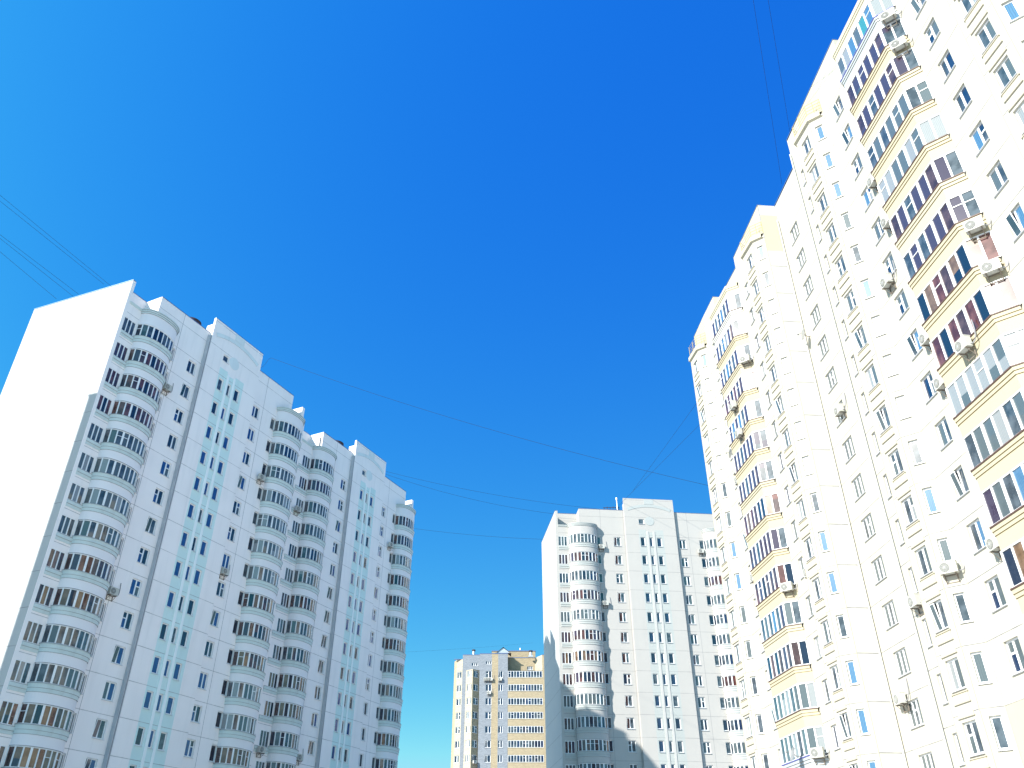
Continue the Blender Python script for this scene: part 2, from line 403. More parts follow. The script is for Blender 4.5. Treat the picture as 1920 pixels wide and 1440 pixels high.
PAL = {
 'dark': ['g_dark', 'g_grey', 'g_grey', 'g_navy'], 'brown': ['g_brown', 'g_purple', 'g_brown', 'g_red', 'g_dark'], 'tan': ['g_brown', 'g_tan', 'g_dark', 'g_tan', 'g_red'],
 'grey': ['g_grey', 'g_green', 'g_grey', 'g_green'], 'light': ['g_green', 'g_white', 'g_grey', 'g_green'], 'white': ['g_white', 'g_green', 'g_white'],
 'blue': ['g_lblue', 'g_grey', 'g_purple', 'g_green', 'g_grey'], 'red': ['g_red', 'g_brown', 'g_red', 'g_dark'], 'purple': ['g_purple', 'g_purple', 'g_brown', 'g_purple', 'g_grey'],
 'mix': ['g_white', 'g_purple', 'g_tan', 'g_grey', 'g_lblue'], 'teal': ['g_green', 'g_teal', 'g_lblue', 'g_white', 'g_white'],
}

# ------------------------------------------------------------------ ground
g = MB(); g.box(-1500, 1500, -1500, 1500, -.3, 0, 'asph', skip='lrfbd'); go = g.obj('ground'); tag(go, None, None, kind='structure')
g = MB()
for (x0, x1, y0, y1) in ((-24, -4, 58, 96), (4, 18, 78, 108), (-30, -12, 20, 48)):
    g.box(x0, x1, y0, y1, .004, .12, 'grass')
go = g.obj('lawn'); tag(go, None, None, kind='structure')

# ------------------------------------------------------------------ white panel tower sections (left block and middle block)
NF = 15     # storeys in view, from the 17th down
def curved(c, hw, depth, n, ex=2.25):
    pts = []
    for k in range(n + 1):
        a = math.pi - math.pi * k / n
        x = math.copysign(abs(math.cos(a)) ** (2 / ex), math.cos(a)); y = abs(math.sin(a)) ** (2 / ex)
        pts.append((c + hw * x, max(0, depth * y)))
    # even spacing
    L = [0]
    for i in range(1, len(pts)): L.append(L[-1] + math.dist(pts[i], pts[i - 1]))
    out = []
    for k in range(n + 1):
        t = L[-1] * k / n; i = max(j for j in range(len(L)) if L[j] <= t + 1e-9); i = min(i, len(pts) - 2)
        f = (t - L[i]) / (L[i + 1] - L[i]) if L[i + 1] > L[i] else 0
        out.append((pts[i][0] + (pts[i + 1][0] - pts[i][0]) * f, pts[i][1] + (pts[i + 1][1] - pts[i][1]) * f))
    return out
def dense(c, hw, depth, n): 
    q = curved(c, hw, depth, 200); return [q[int(round(k * 200 / n))] for k in range(n + 1)]

def section(bname, root, fr, zf, T, stacks, shade, seed, pal_l, pal_r, end_back=None, left_end=True, fin0=-8.95):
    """one 17-storey section; zf = floor level of the top storey; T = section matrix in the root's space"""
    top = zf + 6.8; low = zf + 4.1; rnd = random.Random(seed)
    tq, bd, wm, bl = ('turq', 'band', 'wallA', 'balc') if shade else ('turqC', 'bandC', 'wallC', 'balcC')  # sunlit block takes copies toned in colour for full sun
    fl = [zf - 2.8 * k for k in range(NF)]
    mb = MB()
    W2 = lambda uc, w_: [(uc, w_, z + 1.07, z + 2.47) for z in fl]
    def seal_(us): return lambda u, z: 'seal_shade' if any(abs(u - s) < .022 for s in us) else None
    # ground storeys to the parapet
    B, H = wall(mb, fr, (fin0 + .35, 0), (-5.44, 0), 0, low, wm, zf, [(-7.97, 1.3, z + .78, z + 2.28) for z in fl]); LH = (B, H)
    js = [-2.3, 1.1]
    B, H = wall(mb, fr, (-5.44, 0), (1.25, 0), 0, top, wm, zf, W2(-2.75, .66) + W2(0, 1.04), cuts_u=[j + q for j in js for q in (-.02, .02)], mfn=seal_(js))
    want(bname, T @ B, [h for h in H if h[1] - h[0] < .8 * fr.sx + .1][:0] + [h for k, h in enumerate(H) if k < NF], 'one', ('g_dark', 'g_grey'))
    want(bname, T @ B, [h for k, h in enumerate(H) if k >= NF], 'two', ('g_blue', 'g_dark', 'g_grey', 'g_blue', 'g_green') if shade else ('g_dark', 'g_grey', 'g_brown', 'g_grey', 'g_green'))
    # stair section, a shallow projecting slab higher than the rest
    ttop = zf + 8.65; D = .38
    sq = [(3.68, 4.0), (4.95, 4.4), (6.15, 4.0)]
    strips = [(3.18, 4.33), (4.63, 5.27), (5.55, 6.84)]
    def mf(u, z):
        if z < zf + (3.65 if (u < 4.4 or u > 5.4) else 3.3) and any(a < u < b for a, b in strips): return tq
    holes = W2(3.7, .68) + W2(4.94, .46) + W2(6.14, .70)
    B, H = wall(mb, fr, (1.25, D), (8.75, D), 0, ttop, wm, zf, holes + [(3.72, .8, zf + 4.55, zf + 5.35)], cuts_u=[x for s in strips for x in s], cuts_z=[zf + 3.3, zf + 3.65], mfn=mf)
    want(bname, T @ B, H[:-1], 'slim', ('g_blue', 'g_blue', 'g_dark', 'g_blue', 'g_grey') if shade else ('g_navy', 'g_grey', 'g_navy', 'g_dark')); want(bname, T @ B, H[-1:], 'one', ('g_grey',))
    BT = B; ln = 7.5 * fr.sx
    mb.box(0, ln, .25, .25, zf + 6.5, ttop, wm, B)                                   # back of the raised slab
    mb.box(0, ln, 0, .25, ttop, ttop + .07, 'roofm', B)
    for x in (0, ln):
        mb.poly([B @ Vector(p) for p in ((x, 0, 0), (x, D + .002, 0), (x, D + .002, ttop if False else top), (x, 0, top))], wm, [(0, -zf), (.3, -zf), (.3, top - zf), (0, top - zf)])
        mb.poly([B @ Vector(p) for p in ((x, 0, top), (x, .25, top), (x, .25, ttop), (x, 0, ttop))], wm, [(0, 6), (.3, 6), (.3, 7.8), (0, 7.8)])
    mb.box(.1, .35, .25, 1.2, top - .3, ttop - .6, wm, B)                            # buttress behind it
    for a, b in ((4.33, 4.63), (5.27, 5.55)):                                         # pale ribs between the window strips
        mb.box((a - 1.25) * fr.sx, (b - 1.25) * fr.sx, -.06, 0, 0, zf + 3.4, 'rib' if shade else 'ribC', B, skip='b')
    # moulded arch, keystone and disc, a few centimetres proud
    def arc(r, w_, zc, a0, a1, y):
        for k in range(24):
            q = []
            for kk in (k, k + 1):
                a = R(a0 + (a1 - a0) * kk / 24); q.append((a, r)); q.append((a, r + w_))
            P = [(3.75 * fr.sx + q[i][1] * math.cos(q[i][0]) * fr.sx, y, zc + q[i][1] * math.sin(q[i][0])) for i in (0, 2, 3, 1)]
            mb.poly([B @ Vector(p) for p in P], 'arch' if shade else 'archC', [(p[0], 1.2) for p in P])
            for e in ((0, 2), (3, 1)):
                A_, B_ = P[(0, 1)[e[0] == 3] if False else (0 if e[0] == 0 else 3)], P[(1 if e[0] == 0 else 2)]
                mb.poly([B @ Vector(A_), B @ Vector(B_), B @ Vector((B_[0], 0, B_[2])), B @ Vector((A_[0], 0, A_[2]))], 'seal_shade')
    rr = 8.2; zc = zf + 7.75 - rr
    arc(rr - .45, .45, zc, 90 + 24, 90 - 24, -.03)
    mb.box(3.1 * fr.sx, 4.5 * fr.sx, -.025, 0, zf + 7.78, ttop - .02, 'arch' if shade else 'archC', B, skip='b')
    mb.cyl(B @ Vector((3.68 * fr.sx, 0, zf + 5.05)), (B.to_3x3() @ Vector((0, -1, 0))), .7, .03, 'arch' if shade else 'archC', 28)
    if shade: mb.box(-.24, -.02, -.02, .36, 0, top - .5, 'grey', B); mb.box(-.16, -.10, -.04, -.02, 0, top - .5, 'seal_shade', B); 
    # right part
    js2 = [10.68, 8.95]
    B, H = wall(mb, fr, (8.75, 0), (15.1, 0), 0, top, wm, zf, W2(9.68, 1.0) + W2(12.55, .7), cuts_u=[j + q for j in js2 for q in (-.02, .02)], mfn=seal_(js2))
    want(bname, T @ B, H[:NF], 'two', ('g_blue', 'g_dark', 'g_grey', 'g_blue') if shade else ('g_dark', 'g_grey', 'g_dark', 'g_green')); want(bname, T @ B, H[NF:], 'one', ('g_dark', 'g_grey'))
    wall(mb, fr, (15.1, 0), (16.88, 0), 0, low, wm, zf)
    # recesses above the loggias
    for a, b, s_ in ((fin0 + .35, -5.44, -5.44), (15.1, 16.88, 15.1)):
        wall(mb, fr, (a, -2.05), (b, -2.05), low - .6, top, wm, zf)
        P = [fr.L(s_, -2.05, low), fr.L(s_, 0, low), fr.L(s_, 0, top), fr.L(s_, -2.05, top)]; mb.poly(P, wm, [(0, 4.2), (2, 4.2), (2, 6.6), (0, 6.6)])
        P = [fr.L(a, -2.05, low - .01), fr.L(b, -2.05, low - .01), fr.L(b, 0, low), fr.L(a, 0, low)]; mb.poly(P, 'roofing')
        x0, x1 = sorted((fr.L(a, 0).x, fr.L(b, 0).x)); mb.box(x0, x1, 0, .25, low - .1, low, wm)
        mb.box(x0, x1, -.06, 0, low - .32, low - .2, bd); mb.box(x0, x1, -.1, 0, low - .2, low - .05, bd)
    # ledges under the loggia glazing
    x0, x1 = fr.L(fin0 + .36, 0).x, fr.L(-7.1, 0).x
    for z in fl:
        mb.box(x0, x1, -.05, 0, z + .2, z + .45, bd, skip='b'); mb.box(x0, x1, -.10, 0, z + .465, z + .73, bd, skip='b'); mb.box(x0, x1, -.085, 0, z + .45, z + .465, 'seal_shade', skip='b'); mb.box(x0, x1, -.105, 0, z + .73, z + .765, 'seal_shade', skip='b')  # thin dark strips paint the shade between the stepped ledges
    # fins, end wall, back, roof
    ft = zf + 6.3
    mb2 = MB() if left_end else mb
    x0, x1 = fr.L(fin0, 0).x, fr.L(fin0 + .35, 0).x
    if left_end:
        bk = Vector((fr.L(*end_back).x, fr.L(*end_back).y, 0)); F0 = fr.L(fin0, 0)
        P = [Vector((bk.x, bk.y, 0)), Vector((F0.x, F0.y, 0)), Vector((F0.x, F0.y, ft)), Vector((bk.x, bk.y, ft))]
        dl = (F0 - bk).length
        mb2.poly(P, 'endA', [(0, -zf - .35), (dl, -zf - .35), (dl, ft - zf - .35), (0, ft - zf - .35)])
        mb2.poly([fr.L(fin0, 0, 0), fr.L(fin0 + .35, 0, 0), fr.L(fin0 + .35, 0, ft), fr.L(fin0, 0, ft)], wm, [(0, 1.2)] * 4)
        mb2.poly([fr.L(fin0 + .35, 0, low - .5), fr.L(fin0 + .35, -2.6, low - .5), fr.L(fin0 + .35, -2.6, ft), fr.L(fin0 + .35, 0, ft)], wm, [(0, 1.2)] * 4)
        mb2.poly([P[3], P[2], fr.L(fin0 + .35, 0, ft), Vector((bk.x + .35, bk.y, ft))], 'roofm')
        # thin metal flashing along the top
        Bq, lq = basis(P[0], P[1]); mb2.box(0, lq + .03, -.04, .3, ft + .003, ft + .06, 'roofm', Bq)
        mb2.obj('end_wall', root, T)
    else:
        mb.box(x0, x1, 0, 6, 0, ft, wm)
    x0, x1 = fr.L(16.88, 0).x, fr.L(17.3, 0).x; mb.box(x0, x1, -.02, 9, 0, ft, wm)
    # parapet flashing
    for a, b, d in ((-5.44, 1.25, 0), (8.75, 15.1, 0), (fin0 + .35, -5.44, -2.05), (15.1, 16.88, -2.05)):
        x0, x1 = fr.L(a, 0).x, fr.L(b, 0).x; mb.box(x0, x1, -d - .035, -d + .3, top + .002, top + .06, 'roofm')
    mb.poly([fr.L(-5.44, 0.03, top), fr.L(-5.44, -2.05, top), fr.L(-5.44, -2.05, top + .05), fr.L(-5.44, .03, top + .05)], 'roofm')
    x0, x1 = fr.L(fin0 + .4, 0).x, fr.L(17.25, 0).x
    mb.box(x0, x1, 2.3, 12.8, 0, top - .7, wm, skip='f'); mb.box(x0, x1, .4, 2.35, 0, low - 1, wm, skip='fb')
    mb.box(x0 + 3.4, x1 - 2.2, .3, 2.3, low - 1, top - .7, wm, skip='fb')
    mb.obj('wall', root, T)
    # balconies and loggias
    for si, (c, hw, pal) in enumerate(((-5.04, 2.07, pal_l), (14.92, 2.06, pal_r))):
        P24 = fr.path(dense(c, hw, 1.24, 26)); P10 = fr.path(curved(c, hw, 1.18, 10))
        par = MB()
        sweep(par, P24, [(-.47, -.04, 'seal_shade'), (-.47, .02, 'seal_shade'), (-.43, .01, bl), (-.40, .0, bl), (.30, .0, 'seal_shade'), (.315, .05, bd), (.58, .05, 'seal_shade'), (.595, .085, bd), (.86, .085, bd), (.87, .13, bd), (.90, .13, 'seal_shade'), (.95, .13, 'seal_shade'), (.95, -.03, bd)])  # dark strips at the steps paint the shade under each moulding
        pme = par.mesh('balcony')
        for k, z in enumerate(fl):
            b = link('balcony', pme, root, T @ Matrix.Translation((0, 0, z)))
            f, gz = glazing(P10, .95, 2.33, seed * 100 + si * 50 + k, PAL[pal[k % len(pal)]], thick=(3, 7))
            f.obj('glazing_frame', b); gz.obj('pane', b)
        cap = MB(); z0 = 2.33
        sweep(cap, P24, [(z0, -.04, bl), (z0, .02, bl), (z0 + .06, 0, bl), (3.55, 0, 'seal_shade'), (3.565, .06, bd), (3.72, .06, 'seal_shade'), (3.735, .11, bd), (3.9, .11, 'seal_shade'), (3.915, .16, bd), (4.02, .16, bd), (4.02, .02, bd)])  # roof cornice steps carry their shade lines as dark colour too
        m_ = len(P24) // 2
        for i in range(m_): cap.poly([Vector((p.x, p.y, 4.0)) for p in (P24[i], P24[i + 1], P24[-2 - i], P24[-1 - i])], 'roofing')
        cap.obj('balcony_roof', root, T @ Matrix.Translation((0, 0, zf)))
    B, H = LH
    for k, h in enumerate(H):
        P = [Vector((h[0] + (h[1] - h[0]) * q / 3, 0.06, 0)) for q in range(4)]
        f, gz = glazing(P, 0, 1.5, seed * 77 + k, PAL[pal_l[k % len(pal_l)]], splits=False)
        X = T @ B @ Matrix.Translation((0, 0, h[2]))
        lo = f.obj('loggia_window', root, X); gz.obj('pane', lo)

FA = Frame(-31.76, 68.07, 4.18, 8.71, sx=.986)
FA2 = Frame(-21.29, 94.8, 4.02, 8.23, sx=.935)
FC = Frame(15.51, 115.13, 9.96, 1.01, sx=1.02)
FR = Frame(22.07, 36.97, -1.55, 19.2, flip=True)
FF = Frame(0, 192, 1, 0)

rootA = thing('apartment_block', 'long white apartment block on the left, mostly shaded, blank sunlit end wall and turquoise strips', 'apartment block', (FA.o[0], FA.o[1], 0), FA.rz)
section('A', rootA, FA, 45.75, Matrix(), None, True, 3,
        ['dark', 'brown', 'brown', 'red', 'grey', 'light', 'light', 'grey', 'brown', 'tan', 'grey', 'light', 'tan', 'tan', 'dark'],
        ['dark', 'dark', 'grey', 'light', 'light', 'light', 'light', 'tan', 'brown', 'tan', 'light', 'light', 'tan', 'dark', 'grey'], end_back=(-9.9, -12.3))
TA2 = FA.W.inverted() @ FA2.W
section('A', rootA, FA2, 45.9, TA2, None, True, 5,
        ['dark', 'purple', 'grey', 'grey', 'dark', 'light', 'brown', 'grey', 'dark', 'tan', 'tan', 'dark', 'grey', 'grey', 'dark'],
        ['brown', 'brown', 'light', 'brown', 'brown', 'light', 'brown', 'grey', 'grey', 'dark', 'brown', 'dark', 'grey', 'grey', 'dark'], left_end=False, fin0=-9.7)
rootC = thing('apartment_block', 'off-white block in the middle distance with its neighbour\'s shadow on its lower left', 'apartment block', (FC.o[0], FC.o[1], 0), FC.rz)
section('C', rootC, FC, 46.55, Matrix(), None, False, 9,
        ['grey', 'brown', 'dark', 'brown', 'light', 'brown', 'tan', 'brown', 'grey', 'dark', 'brown', 'dark', 'dark', 'grey', 'dark'],
        ['grey', 'grey', 'brown', 'grey', 'dark', 'grey', 'dark', 'brown', 'grey', 'dark', 'grey', 'dark', 'grey', 'grey', 'dark'], end_back=(-9.3, -12.6))

# drainpipes beside the balcony fins of the left block
for fr, T in ((FA, Matrix()), (FA2, TA2)):
    p = MB(); q = fr.L(16.75, .1); p.tube([(q.x, q.y, 0), (q.x, q.y, 48)], .09, 'grey', 6); p.obj('drainpipe', rootA, T)
# round dark vent caps behind the raised slabs
def roof_cap(root, fr, T, u, d, z, r=1.0):
    p = MB(); q = fr.L(u, d); p.cyl((q.x, q.y, z - 1.6), (0, 0, 1), r * .8, 1.0, 'wallA', 20)
    p.cyl((q.x, q.y, z - .55), (0, 0, 1), r, .4, 'tank', 24); p.cyl((q.x, q.y, z - .15), (0, 0, 1), r * .9, .3, 'tank', 24, r2=r * .3)
    p.obj('vent_cap', root, T)
roof_cap(rootA, FA, Matrix(), .75, -2.6, 54.6); roof_cap(rootA, FA2, TA2, .75, -2.6, 54.7)

# ------------------------------------------------------------------ right block
rootR = thing('apartment_block', 'tall bright sunlit block filling the right side, with cream angular balconies and bays', 'apartment block', (FR.o[0], FR.o[1], 0), FR.rz)
ZR = 45.95; fl = [ZR - 2.8 * k for k in range(NF)]
mb = MB(); W0 = Matrix(); fr = FR
PT = 52.75
def WH(uc, w_, lo=1.07, hi=2.47): return [(uc, w_, z + lo, z + hi) for z in fl]
base = lambda u, z: 'yelp' if (z < ZR - 36.4 and -11.4 < u < 1.75) else None
LIGHT = ('g_green', 'g_grey', 'g_lblue', 'g_green', 'g_white', 'g_navy')
def face(a, b, z1, holes, style, pm, m='wallR', mfn=base, z0=0):
    B, H = wall(mb, fr, a, b, z0, z1, m, ZR, holes, cuts_z=[ZR - 36.4], mfn=mfn)
    if holes: want('R', B, H, style, pm)
    return B
def bay(u0, dd=0, near=True):
    """projecting bay: slanted near face with a slim window, front with a two-pane window and yellow ledges"""
    p = [(u0, dd), (u0 + .72, dd + .78), (u0 + 2.65, dd + .95), (u0 + 3.35, dd)]
    zt = 49.35
    sl = (0, 1) if near else (2, 3)
    a, b = p[sl[0]], p[sl[1]]
    face(a, b, zt, WH((a[0] + b[0]) / 2 + .0, .50), 'slim', ('g_lblue', 'g_green', 'g_lblue', 'g_grey', 'g_grey'))
    a, b = p[1], p[2]
    Bf = face(a, b, zt, WH((a[0] + b[0]) / 2, .98), 'two', ('g_green', 'g_grey', 'g_green', 'g_grey', 'g_white'))
    ln = math.dist(a, b); c = ln / 2
    for z in fl:
        for (h0, h1, o, m_) in ((.9, .95, .07, 'ledge'), (.45, .50, .07, 'ledge'), (-.16, -.11, .07, 'ledge')):
            mb.box(c - .62, c + .62, -o, 0, z + h0, z + h1, m_, Bf, skip='b')
        mb.box(c - .56, c + .56, -.03, 0, z + .50, z + .9, 'cream', Bf, skip='b'); mb.box(c - .56, c + .56, -.03, 0, z - .11, z + .12, 'cream', Bf, skip='b')
    for q_ in p:
        v_ = fr.L(*q_); mb.box(v_.x - .02, v_.x + .02, v_.y - .02, v_.y + .02, 0, zt - .3, 'ledge')
    oth = (2, 3) if near else (0, 1)
    face(p[oth[0]], p[oth[1]], zt, [], 'two', ())
    P = fr.path(p)
    sweep(mb, P, [(zt - .28, .0, 'cream'), (zt - .22, .13, 'cream'), (zt - .2, .18, 'cream'), (zt + .22, .18, 'cream'), (zt + .25, .1, 'cream')])
    mb.poly([Vector((q.x, q.y, zt + .23)) for q in P], 'roofing')
    # steel guard rail standing on the bay
    rl = MB(); nz = zt + .25
    Q = [Vector((q.x, q.y, 0)) for q in P]
    for hgt in (.35, .65, .95, 1.25): rl.tube([(q.x, q.y, nz + hgt) for q in Q], .018, 'steel', 5)
    for i in range(len(Q) - 1):
        for t in (0, .5):
            q = Q[i].lerp(Q[i + 1], t); rl.tube([(q.x, q.y, nz - .05), (q.x, q.y, nz + 1.27)], .022, 'steel', 5)
    q = Q[-1]; rl.tube([(q.x, q.y, nz - .05), (q.x, q.y, nz + 1.27)], .022, 'steel', 5)
    rl.obj('guard_rail', rootR)
creamtop = lambda u, z: 'cream' if (z < ZR - 36.4) else None
# walls from near (right of frame) to far
bay(-14.8)
bay(1.75); bay(14.15 + .05); bay(29.95, .35)
def back_of_bay(a, b, d=0): wall(mb, fr, (a, d), (b, d), 49.3, PT, 'cream', ZR)
back_of_bay(-14.8, -11.45) ; back_of_bay(1.75, 5.1); back_of_bay(14.2, 17.55); back_of_bay(29.95, 33.3, .35)
face((-20, 0), (-14.8, 0), PT, WH(-15.7, .7), 'one', ('g_green', 'g_grey'))
face((-11.45, 0), (-7.9, 0), PT, WH(-9.5, 1.06), 'two', ('g_navy', 'g_green', 'g_grey', 'g_lblue', 'g_grey'))
wall(mb, fr, (-7.9, 0), (-1.72, 0), 0, 50.6, 'wallR', ZR)
for u_, k_ in ((-1.72, 1), (-7.9, -1)):
    q = [fr.L(u_, -1.75, 50.3), fr.L(u_, 0, 50.3), fr.L(u_, 0, PT), fr.L(u_, -1.75, PT)]; mb.poly(q[::k_], 'wallR', [(0, 5)] * 4)
wall(mb, fr, (-7.9, -1.7), (-1.72, -1.7), 50.2, PT - .8, 'wallR', ZR)
face((-1.72, 0), (1.75, 0), PT, WH(0, 1.08), 'two', ('g_navy', 'g_green', 'g_grey', 'g_lblue', 'g_white'))
face((5.1, 0), (7.15, 0), PT - .1, WH(6.08, .72), 'one', ('g_green', 'g_grey'))
face((7.15, -1.5), (14.15, -1.5), PT - .1, WH(12.05, 1.46), 'three', ('g_green', 'g_grey', 'g_green', 'g_green'))
for (u, d0, d1, m_) in ((14.15, -1.5, 0, 'cream'), (7.15, -1.5, 0, 'wallR')):
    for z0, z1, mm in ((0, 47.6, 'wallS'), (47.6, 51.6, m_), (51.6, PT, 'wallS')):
        q = [fr.L(u, d0, z0), fr.L(u, d1, z0), fr.L(u, d1, z1), fr.L(u, d0, z1)]
        if u < 10: q = q[::-1]
        mb.poly(q, mm, [(0, z0 - ZR), (1.5, z0 - ZR), (1.5, z1 - ZR), (0, z1 - ZR)])
face((17.55, 0), (20.85, 0), PT, WH(19.3, 1.02), 'two', ('g_grey', 'g_white', 'g_green', 'g_grey', 'g_navy'))
wall(mb, fr, (20.85, 0), (26.6, .25), 0, 50.3, 'wallR', ZR)
wall(mb, fr, (20.85, -.7), (26.6, -.45), 50.2, PT, 'wallR', ZR)
mb.poly([fr.L(26.6, -.6, 50.2), fr.L(26.6, .27, 50.2), fr.L(26.6, .27, PT), fr.L(26.6, -.6, PT)], 'wallR', [(0, 5)] * 4)
face((26.6, .27), (29.95, .35), PT, WH(28.15, 1.0), 'two', ('g_grey', 'g_white', 'g_green', 'g_grey'))
mb.poly([fr.L(33.3, -14, 0), fr.L(33.3, .35, 0), fr.L(33.3, .35, PT), fr.L(33.3, -14, PT)], 'wallR', [(0, -ZR), (14, -ZR), (14, 6), (0, 6)])
x0, x1 = fr.L(33.25, 0).x, fr.L(-22, 0).x
mb.box(x0, x1, 1.7, 14, 0, PT - .8, 'wallR', skip='f')
for a, b, da, db in ((-20, -7.9, 0, 0), (-1.72, 7.15, 0, 0), (7.15, 14.15, -1.5, -1.5), (14.15, 20.85, 0, 0), (20.85, 26.6, -.7, -.45), (26.6, 33.3, .27, .35)):
    P, Q = fr.seg((a, da), (b, db)); Bq, lq = basis(P, Q); mb.box(-.02, lq + .02, -.04, .3, PT + .002, PT + .05, 'roofm', Bq)
mb.obj('wall', rootR)
p = MB()
for u, d in ((7.02, .12), (14.05, -1.38)):
    q = fr.L(u, d); p.tube([(q.x, q.y, 0), (q.x, q.y, 51)], .06, 'whitepar', 6)
p.obj('drainpipe', rootR)

def ang_balc(path, pals, mats_, seed, groups):
    P = fr.path(path)
    fine = []
    segs = []   # subdivide: list of pane counts per segment
    for i in range(len(path) - 1):
        for k in range(groups[i]):
            t = k / groups[i]; fine.append((path[i][0] + (path[i + 1][0] - path[i][0]) * t, path[i][1] + (path[i + 1][1] - path[i][1]) * t))
    fine.append(path[-1]); F10 = fr.path(fine)
    n = len(fine) - 1
    cum = [0]
    for c in groups: cum.append(cum[-1] + c)
    mids = [cum[1] + groups[1] // 3, cum[1] + 2 * groups[1] // 3]
    th = set(cum + mids)
    if fr.flip: th = {n - t for t in th}
    meshes = {}
    for k, z in enumerate(fl):
        m_, rl = mats_[k] if k < len(mats_) else mats_[-1]
        key = (m_, rl)
        if key not in meshes:
            par = MB()
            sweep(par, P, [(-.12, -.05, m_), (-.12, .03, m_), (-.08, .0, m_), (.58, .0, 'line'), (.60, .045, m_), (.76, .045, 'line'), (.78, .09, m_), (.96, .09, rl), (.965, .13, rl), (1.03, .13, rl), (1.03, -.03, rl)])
            meshes[key] = par.mesh('balcony')
        b = link('balcony', meshes[key], rootR, Matrix.Translation((0, 0, z)))
        f, gz = glazing(F10, 1.03, 2.68, seed * 31 + k, PAL[pals[k % len(pals)]], thick=th)
        f.obj('glazing_frame', b); gz.obj('pane', b)
    cap = MB()
    sweep(cap, P, [(2.68, -.05, 'cream'), (2.68, .03, 'cream'), (2.72, 0, 'cream'), (3.3, 0, 'cream'), (3.31, .05, 'cream'), (3.5, .05, 'cream'), (3.51, .1, 'cream'), (3.85, .1, 'whitepar'), (3.85, -.02, 'whitepar')])
    cap.poly([Vector((q.x, q.y, 3.83)) for q in P], 'roofing')
    cap.obj('balcony_roof', rootR, Matrix.Translation((0, 0, ZR)))
ang_balc([(-7.95, 0), (-7.1, .88), (-2.65, 1.0), (-1.75, 0)],
         ['teal', 'purple', 'purple', 'grey', 'white', 'purple', 'purple', 'tan', 'red', 'white', 'light', 'blue', 'tan', 'light', 'mix'],
         [('siding', 'railb'), ('yel', 'rail'), ('yelp', 'rail'), ('yel', 'rail'), ('yel', 'rail'), ('yelp', 'rail'), ('yel', 'rail'), ('yel', 'rail')], 4, (2, 6, 2))
ang_balc([(20.85, 0), (21.55, .95), (25.85, 1.15), (26.6, .25)],
         ['blue', 'mix', 'blue', 'brown', 'blue', 'purple', 'purple', 'tan', 'purple', 'brown', 'blue', 'brown', 'light', 'light', 'mix'],
         [('whitepar', 'rail'), ('yel', 'rail'), ('yelp', 'rail'), ('yel', 'rail'), ('yel', 'rail'), ('yel', 'rail'), ('yelp', 'rail'), ('yel', 'rail'), ('yel', 'rail'), ('yel', 'rail'), ('yelp', 'rail'), ('yel', 'rail'), ('yel', 'rail'), ('siding', 'railb')], 6, (2, 6, 2))

# ------------------------------------------------------------------ far yellow and grey brick block
rootF = thing('apartment_block', 'distant yellow and grey brick apartment block seen low in the gap between the white blocks', 'apartment block', (FF.o[0], FF.o[1], 0), FF.rz)
fr = FF; mb = MB(); ZF = 45.55 + 1.6 - 1.05; HF = 2.917; NFF = 9
ff = [ZF - HF * k for k in range(NFF)]
def ffc(a, b, z1, uc, w_, style, m, pm=('g_grey', 'g_dark', 'g_green'), z0=0, extra=()):
    holes = [(uc, w_, z + 1.05, z + 2.5) for z in ff] if uc is not None else []
    B, H = wall(mb, fr, a, b, z0, z1, m, ZF, holes + list(extra), reveal=.21)
    if H: want('F', B, H[:len(holes)], style, pm); want('F', B, H[len(holes):], 'three', ('g_dark',))
ffc((-13.2, -2.6), (-12.6, -1.2), 51.3, None, 0, '', 'brickY')
ffc((-12.6, -1.2), (-11.2, -.4), 51.3, -11.9, 1.2, 'two', 'brickP')
ffc((-11.2, -.4), (-10.35, -.4), 52.25, None, 0, '', 'brickG')
ffc((-10.35, -.4), (-7.33, -.4), 52.25, None, 0, '', 'brickG', z0=ZF + 2.75, extra=[(-8.45, 1.4, 49.75, 50.5)])
ffc((-10.35, -.4), (-8.8, .9), ZF + 2.7, -9.55, 1.5, 'three', 'brickP', ('g_green', 'g_grey', 'g_white'))  # left face of the bay, lit look given by the paler brick
ffc((-8.8, .9), (-7.33, -.4), ZF + 2.7, -8.05, 1.35, 'two', 'brickY')
mb.poly([fr.L(-10.35, -.4, ZF + 2.7), fr.L(-8.8, .9, ZF + 2.7), fr.L(-7.33, -.4, ZF + 2.7)], 'brickG')
def fm(u, z): return 'brickY' if -4.55 < u < -3.12 else None
hs_ = [(-5.24, 1.3, z + 1.02, z + 2.5) for z in ff] + [(-2.56, .98, z + 1.02, z + 2.5) for z in ff] + [(-5.27, 1.34, 50.05, 50.77)]
B, H = wall(mb, fr, (-7.33, 0), (-.95, 0), 0, 52.4, 'brickG', ZF, hs_, cuts_u=[-4.55, -3.12], mfn=fm, reveal=.21)
want('F', B, H[:-1], 'two', ('g_grey', 'g_dark', 'g_navy')); want('F', B, H[-1:], 'three', ('g_dark',))
mb.poly([fr.L(-7.33, -.4, 0), fr.L(-7.33, 0, 0), fr.L(-7.33, 0, 52.4), fr.L(-7.33, -.4, 52.4)], 'brickG')
mb.poly([fr.L(-.95, 0, 0), fr.L(-.95, -2.6, 0), fr.L(-.95, -2.6, 52.4), fr.L(-.95, 0, 52.4)], 'brickG')
ffc((-.95, -2.4), (5.3, -2.4), 52.1, None, 0, '', 'brickY', z0=ZF + 2.6, extra=[(4.1, 1.3, 49.4, 50.2)])
ffc((5.3, -2.4), (6.83, .1), 52.1, None, 0, '', 'brickP', z0=ZF + 2.6)  # paler brick paints this left-facing side as sunlit
ffc((6.83, .1), (8.25, .1), 52.15, None, 0, '', 'brickY')
